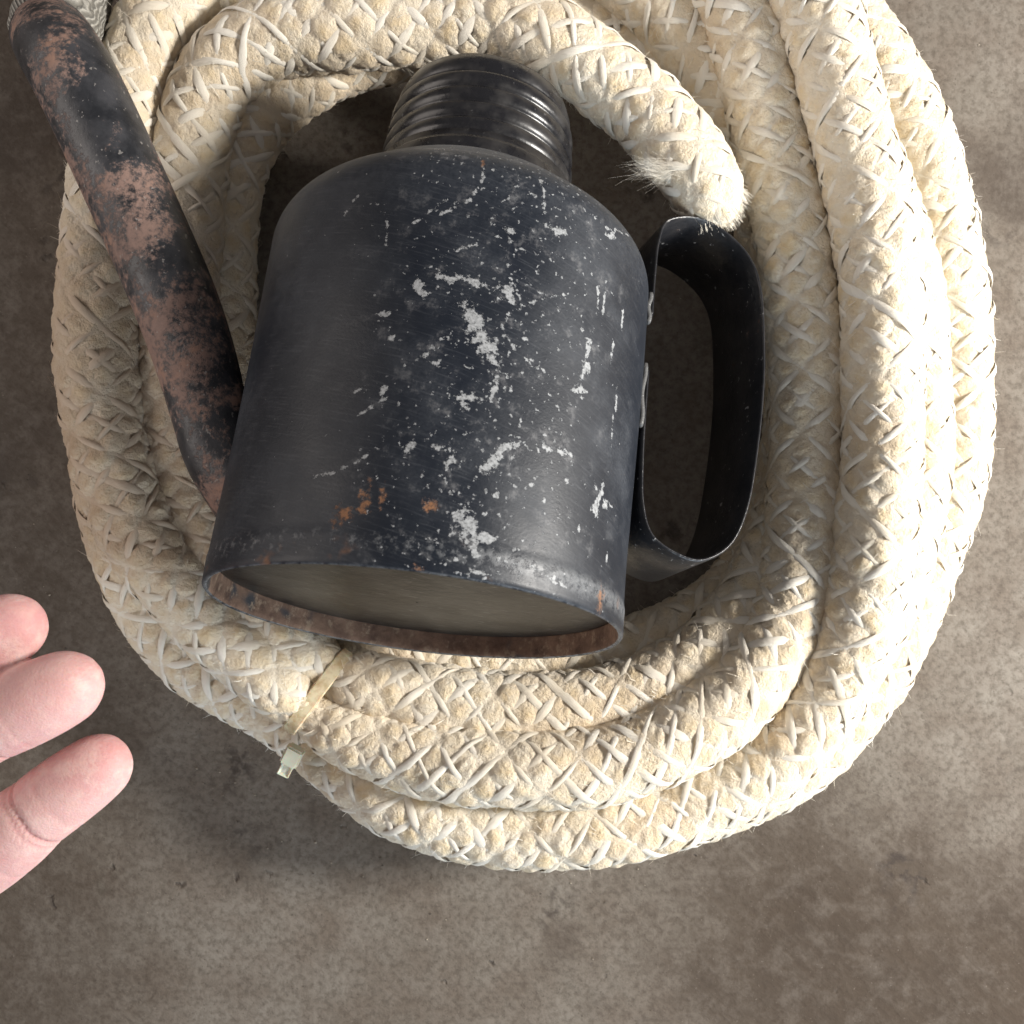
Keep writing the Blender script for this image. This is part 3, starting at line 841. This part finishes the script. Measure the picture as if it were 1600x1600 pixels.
SP = [(432, 815, 100, .0135), (392, 762, 101, .0135), (350, 708, 102, .0118), (327, 638, 102.5, .0115), (304, 556, 102, .0121), (272, 465, 101, .0126), (225, 355, 99, .0127), (165, 222, 98, .0128), (120, 128, 97, .0128), (95, 84, 91, .0128), (82, 62, 78, .0128)]
sw = []
for px, py, z, r_ in SP:
    v = CANI @ P(px, py, z); sw.append((v.x, v.y, v.z, r_))
q4, qs = catmull(sw, 0.002)
T_, N_, B_ = frames(q4[:, :3], up=tuple(CANI.to_3x3() @ Vector((0, 0, 1))))
def tube(name, c, rad_, N_, B_, mat, parent, nv=64):
    a = 2 * np.pi * np.arange(nv) / nv
    v = c[:, None] + (N_[:, None] * np.cos(a)[None, :, None] + B_[:, None] * np.sin(a)[None, :, None]) * rad_[:, None, None]
    return mesh_np(name, v.reshape(-1, 3), grid_faces(len(c), nv)[:, ::-1], mat, parent)
# outer wall, rounded lip, then back down inside
cc = q4[:, :3]; end, et = cc[-1], T_[-1]
outer = np.vstack([cc, [end + et * .0008], [end + et * .0012], [end + et * .0006], [end - et * .004], [end - et * .022]])
orad = np.concatenate([q4[:, 3], [.0125, .0119, .0112, .0110, .0110]])
ON = np.vstack([N_] + [N_[-1:]] * 5); OB = np.vstack([B_] + [B_[-1:]] * 5)
spout = tube("spout", outer, orad, ON, OB, mat_spout(), can)
spout["label"] = "rust-flecked black pipe spout rising along the can's left side"
# weld collar
ring = []
a = np.linspace(0, 2 * np.pi, 60, endpoint=False)

# wick plugged in the spout mouth (a thing of its own)
def mat_wick():
    t = NT("grey_wick")
    g = t.geo()
    n = t.noise(g, 420, 4, 0.7)
    w = t.n('ShaderNodeTexWave', bands_direction='DIAGONAL'); t.l(g, w.inputs[0]); w.inputs['Scale'].default_value = 260; w.inputs['Distortion'].default_value = 4
    c = t.mix(t.math('MULTIPLY', n.outputs[0], w.outputs[1]), (0.16, 0.15, 0.13), (0.62, 0.60, 0.54))
    return t.set(Base_Color=c, Roughness=0.9, Normal=t.bump(w.outputs[1], 0.8, 0.0012))
we = CANM @ Vector(end); wt = (CANM.to_3x3() @ Vector(et)).normalized()
wq, _ws = catmull(np.array([tuple(we - wt * .014), tuple(we - wt * .004), tuple(P(88, 44, 68)), tuple(P(97, 24, 60)), tuple(P(110, -20, 52)), tuple(P(118, -90, 44)), tuple(P(110, -160, 36))]), 0.0009)
wi = np.linspace(0, len(wq) - 1, 60)
wp = np.stack([np.interp(wi, np.arange(len(wq)), wq[:, j]) for j in range(3)], 1)
WL = _ws[-1]
wT, wN, wB = frames(wp)
nvw = 72
aw = 2 * np.pi * np.arange(nvw) / nvw
S_, A_ = np.meshgrid(np.linspace(0, WL, 60), aw, indexing='ij')
wr = 0.0104 + 0.0034 * np.clip((S_ - .015) / .006, 0, 1) + 0.0006 * np.abs(np.sin(A_ * 6 + S_ / .0035)) * np.abs(np.sin(A_ * 6 - S_ / .0035))
wr *= np.sqrt(np.clip(1 - np.clip((S_ - WL + .012) / .0121, 0, 1) ** 2, .001, 1))
wv_ = wp[:, None] + (wN[:, None] * np.cos(aw)[None, :, None] + wB[:, None] * np.sin(aw)[None, :, None]) * wr[..., None]
wick = mesh_np("wick", wv_.reshape(-1, 3), grid_faces(60, nvw)[:, ::-1], mat_wick())
tag(wick, "grey woven wick sticking out of the mouth of the rusty spout", "wick")

# ------------------------------------------------------------------ hand
def mat_skin():
    t = NT("skin")
    g = t.geo()
    n1 = t.noise(g, 60, 4, 0.6); n2 = t.noise(g, 260, 4, 0.6); n3 = t.noise(g, 1500, 2, 0.6)
    at = t.n('ShaderNodeAttribute', attribute_name='blush')
    c = t.mix(t.ramp(n1.outputs[0], [(0.35, 0.0), (0.65, 1.0)]), (0.62, 0.40, 0.375), (0.55, 0.30, 0.29))
    c = t.mix(t.math('MULTIPLY', at.outputs['Fac'], 0.45), c, (0.55, 0.225, 0.225))
    c = t.mix(t.ramp(n2.outputs[0], [(0.5, 0.0), (0.75, 0.35)]), c, (0.70, 0.46, 0.40))
    cr_ = t.n('ShaderNodeAttribute', attribute_name='crease')
    c = t.mix(t.math('MULTIPLY', cr_.outputs['Fac'], 0.6), c, (0.50, 0.19, 0.18))
    c = t.mix(t.sstep(t.noise(g, 110, 5, 0.7).outputs[0], 0.48, 0.68, 0, .65), c, (0.68, 0.48, 0.44))
    w = t.n('ShaderNodeTexWave', bands_direction='DIAGONAL'); t.l(g, w.inputs[0]); w.inputs['Scale'].default_value = 480; w.inputs['Distortion'].default_value = 9; w.inputs['Detail'].default_value = 1
    h = t.math('ADD', t.math('MULTIPLY', w.outputs[1], 0.10), t.math('ADD', n3.outputs[0], n2.outputs[0]))
    return t.set(Base_Color=c, Roughness=0.6, Subsurface_Weight=0.45, Subsurface_Radius=(1.0, 0.35, 0.2), Subsurface_Scale=0.0025,
                 Normal=t.bump(h, 0.38, 0.0004), Specular_IOR_Level=0.28)
def mat_nail():
    t = NT("fingernail")
    n = t.noise(t.geo(), 90, 2, 0.5)
    return t.set(Base_Color=t.mix(n.outputs[0], (0.70, 0.50, 0.44), (0.75, 0.58, 0.52)), Roughness=0.3)

def finger_rings(pts, flat=0.9, nv=28):
    """pts: (Vector, radius) -> closed tube verts, faces"""
    raw = [(p.x, p.y, p.z, r_) for p, r_ in pts]
    c4, s = catmull(raw, 0.0012)
    c, r_ = c4[:, :3], c4[:, 3]
    t, N, B = frames(c)
    # rounded tip
    L = s[-1]; rt = r_[-1] * 1.15
    d = np.clip((L - s) / rt, 0, 1)
    r_ = r_ * np.sqrt(np.clip(1 - (1 - d) ** 2.3, 0.001, 1))
    a = 2 * np.pi * np.arange(nv) / nv
    v = c[:, None] + N[:, None] * (np.cos(a)[None, :, None] * flat) * r_[:, None, None] + B[:, None] * np.sin(a)[None, :, None] * r_[:, None, None]
    f = [tuple(x) for x in grid_faces(len(c), nv)[:, ::-1]]
    n0 = len(c) * nv
    f.append(tuple(range(nv)))
    f.append(tuple(range(n0 - nv, n0))[::-1])
    return v.reshape(-1, 3), f

hand_root = P(-850, 1500, 100)
def build_hand():
    fingers = {
        # name: list of (px, py, z, radius mm): knuckle, middle joint, end joint, tip
        'index': [(-225, 1462, 128, 10.4), (-120, 1396, 134, 10.2), (-40, 1342, 138, 10.6), (20, 1300, 140, 9.9), (60, 1268, 141, 9.0), (97, 1240, 141, 9.0), (142, 1207, 141, 8.4), (199, 1164, 139, 6.8)],
        'middle': [(-315, 1300, 128, 10.2), (-215, 1236, 135, 10.0), (-130, 1190, 141, 10.4), (-60, 1152, 145, 9.9), (-8, 1128, 147, 9.5), (40, 1104, 148, 9.9), (95, 1078, 148, 9.4), (160, 1047, 146, 7.2)],
        'ring': [(-400, 1190, 126, 9.6), (-310, 1120, 134, 9.4), (-230, 1075, 139, 9.6), (-160, 1045, 142, 9.2), (-110, 1028, 144, 8.9), (-60, 1010, 145, 9.3), (0, 988, 145, 9.1), (72, 958, 143, 7.0)],
        'little': [(-470, 1085, 122, 8.4), (-400, 1010, 130, 8.0), (-340, 960, 135, 8.0), (-280, 925, 138, 7.5), (-215, 895, 139, 7.4), (-150, 868, 138, 5.6)],
        'thumb': [(-730, 1540, 105, 15), (-600, 1620, 112, 14), (-480, 1680, 120, 11.5), (-390, 1706, 126, 10.6), (-310, 1720, 130, 10.4), (-235, 1725, 132, 9.8), (-160, 1722, 132, 7.0)],
    }
    allv, allf, n = [], [], 0
    def addm(v, f):
        nonlocal n
        allv.append(v); allf.extend(tuple(i + n for i in q_) for q_ in f); n += len(v)
    for k_, lst in fingers.items():
        pts = [(P(a_, b_, c_), r_ / 1000) for a_, b_, c_, r_ in lst]
        addm(*finger_rings([(p_, r_ * (1.10 if k_ == 'index' else 1.06)) for p_, r_ in pts]))
    # palm rays, fat overlapping tubes from the knuckles to the wrist, then the forearm
    W = P(-860, 1490, 100)
    for (px, py, z, r_, wo) in ((-225, 1432, 126, 12.5, 14), (-300, 1335, 125, 13.5, 5), (-370, 1235, 124, 13.5, -5), (-450, 1120, 121, 12.5, -14)):
        k0 = P(px, py, z)
        perp = Vector((0.42, -0.9, 0)) * (wo / 1000)
        w0 = W + perp
        addm(*finger_rings([(w0, .017), (w0.lerp(k0, .35), .0175), (w0.lerp(k0, .7), .016), (k0, r_ / 1000)], flat=.85))
    addm(*finger_rings([(P(-740, 1520, 106), .014), (P(-610, 1530, 112), .019), (P(-480, 1520, 118), .016), (P(-370, 1490, 122), .011)]))       # thumb ball
    addm(*finger_rings([(P(-800, 1380, 104), .014), (P(-690, 1300, 110), .016), (P(-560, 1190, 116), .013)]))                               # heel of the hand
    fa = [(P(-2300, 2200, 70), .040), (P(-1700, 1900, 82), .038), (P(-1250, 1680, 92), .031), (P(-980, 1550, 98), .027), (P(-830, 1475, 101), .024)]
    addm(*finger_rings(fa, flat=.78, nv=40))
    me = bpy.data.meshes.new("hand_raw")
    me.from_pydata([tuple(x) for x in np.vstack(allv)], [], allf)
    tmp = bpy.data.objects.new("hand_raw", me); col.objects.link(tmp)
    m1 = tmp.modifiers.new("r", 'REMESH'); m1.mode = 'VOXEL'; m1.voxel_size = 0.0009
    m2 = tmp.modifiers.new("s", 'SMOOTH'); m2.factor = 0.5; m2.iterations = 6
    dg = bpy.context.evaluated_depsgraph_get()
    me2 = bpy.data.meshes.new_from_object(tmp.evaluated_get(dg))
    bpy.data.objects.remove(tmp); bpy.data.meshes.remove(me)
    nvv = len(me2.vertices)
    co = np.zeros(nvv * 3, np.float32); me2.vertices.foreach_get("co", co); co = co.reshape(-1, 3).astype(float)
    no = np.zeros(nvv * 3, np.float32); me2.vertex_normals.foreach_get("vector", no); no = no.reshape(-1, 3).astype(float)
    blush = np.zeros(nvv)
    disp = np.zeros(nvv); crease = np.zeros(nvv)
    for k_, lst in fingers.items():
        pts = np.array([tuple(P(a_, b_, c_)) for a_, b_, c_, r_ in lst])
        tip = pts[-1]
        blush = np.maximum(blush, np.exp(-(np.linalg.norm(co - (pts[-2] * .6 + tip * .4), axis=1) / .011) ** 2))
        # joint creases: grooves across the palm side
        js = [(4, 0.0), (4, .0019), (2, 0.0), (2, .0021), (3, .003), (5, .001)] if len(lst) == 8 else [(3, 0.0), (3, .0016)]
        for ji, off in js:
            d = pts[ji + 1] - pts[ji - 1]; d /= np.linalg.norm(d)
            rel = co - pts[ji]
            near = np.linalg.norm(rel, axis=1) < 0.0135
            sx = rel @ d + off + 0.0006 * vnoise(co / 0.006, 41) + 0.05 * (rel[:, 0] * d[1] - rel[:, 1] * d[0])
            g_ = np.exp(-(sx / 0.00055) ** 2) * np.clip(no[:, 2] * 1.8 + .5, 0, 1) * near
            k_amp = 0.00095 if off == 0 else (.0005 if ji in (2, 4) else .00018)
            disp -= g_ * k_amp
            crease = np.maximum(crease, g_ * min(1, k_amp / .0008))
    disp += vnoise(co / 0.008, 43) * 0.00015
    co2 = co + no * disp[:, None]
    orig = np.array(hand_root)
    me2.vertices.foreach_set("co", (co2 - orig).astype(np.float32).ravel())
    at = me2.attributes.new("blush", 'FLOAT', 'POINT'); at.data.foreach_set("value", blush.astype(np.float32))
    at = me2.attributes.new("crease", 'FLOAT', 'POINT'); at.data.foreach_set("value", crease.astype(np.float32))
    me2.polygons.foreach_set("use_smooth", np.ones(len(me2.polygons), bool))
    me2.materials.clear(); me2.materials.append(mat_skin())
    me2.name = "hand"
    me2.update()
    h = bpy.data.objects.new("hand", me2); h.location = hand_root
    col.objects.link(h)
    tag(h, "bare hand reaching in from the left edge, palm up, fingertips spread", "hand")
    # nails on the far side of the fingertips
    mn = mat_nail()
    for k_, lst in fingers.items():
        a_ = np.array(P(*lst[-2][:3])); b_ = np.array(P(*lst[-1][:3])); d = b_ - a_; d /= np.linalg.norm(d)
        up = np.array([0, 0, -1.0]); up -= d * up.dot(d); up /= np.linalg.norm(up); sd = np.cross(d, up)
        r_ = lst[-2][3] / 1000
        vv = []
        for i in range(9):
            f = i / 8
            for j in range(9):
                g_ = (j / 8 - .5) * 2
                an = g_ * 0.85
                L = -0.003 + f * 0.0095 - 0.0025 * f * g_ * g_
                rr = r_ * (0.93 - 0.10 * f)
                vv.append(a_ + d * L + up * rr * .9 * math.cos(an) * (1 - .12 * f * f) + sd * rr * .86 * math.sin(an) - orig)
        mesh_np("fingernail", np.array(vv), grid_faces(9, 9, wrap=False), mn, h)
build_hand()

# ------------------------------------------------------------------ crumbs and lint lying on the floor
def crumbs():
    vv, ff = [], []
    rg = random.Random(21)
    for i in range(90):
        px, py = rg.uniform(-100, 1700), rg.uniform(-100, 1700)
        if i < 60:
            a = rg.uniform(1.2, 3.6); px, py = 790 + (740 + rg.expovariate(1 / 60)) * math.cos(a), 640 + (700 + rg.expovariate(1 / 60)) * math.sin(a)
        p = P(px, py, 0); r_ = rg.uniform(.00015, .00042)
        b = len(vv)
        k = [rg.uniform(.6, 1.3) for _ in range(6)]
        rot = rg.uniform(0, 6.28)
        for j, (x, y, z) in enumerate(((1, 0, 0), (-1, 0, 0), (0, 1, 0), (0, -1, 0), (0, 0, 1), (0, 0, -1))):
            xr, yr = x * math.cos(rot) - y * math.sin(rot), x * math.sin(rot) + y * math.cos(rot)
            vv.append((p.x + xr * r_ * k[j] * 1.5, p.y + yr * r_ * k[j], r_ * .7 + z * r_ * k[j] * .8))
        ff += [(b, b + 2, b + 4), (b + 2, b + 1, b + 4), (b + 1, b + 3, b + 4), (b + 3, b, b + 4), (b + 2, b, b + 5), (b + 1, b + 2, b + 5), (b + 3, b + 1, b + 5), (b, b + 3, b + 5)]
    t = NT("crumbs")
    n = t.noise(t.geo(), 60, 1, 0.5)
    c = t.mix(t.sstep(n.outputs[0], 0.42, 0.58), (0.06, 0.048, 0.038), (0.40, 0.35, 0.28))
    o = mesh_np("floor_crumbs", np.array(vv), np.array(ff), t.set(Base_Color=c, Roughness=0.9), smooth=False)
    tag(o, "tiny crumbs and bits of rope lint scattered on the concrete", "crumbs", kind="stuff")
crumbs()
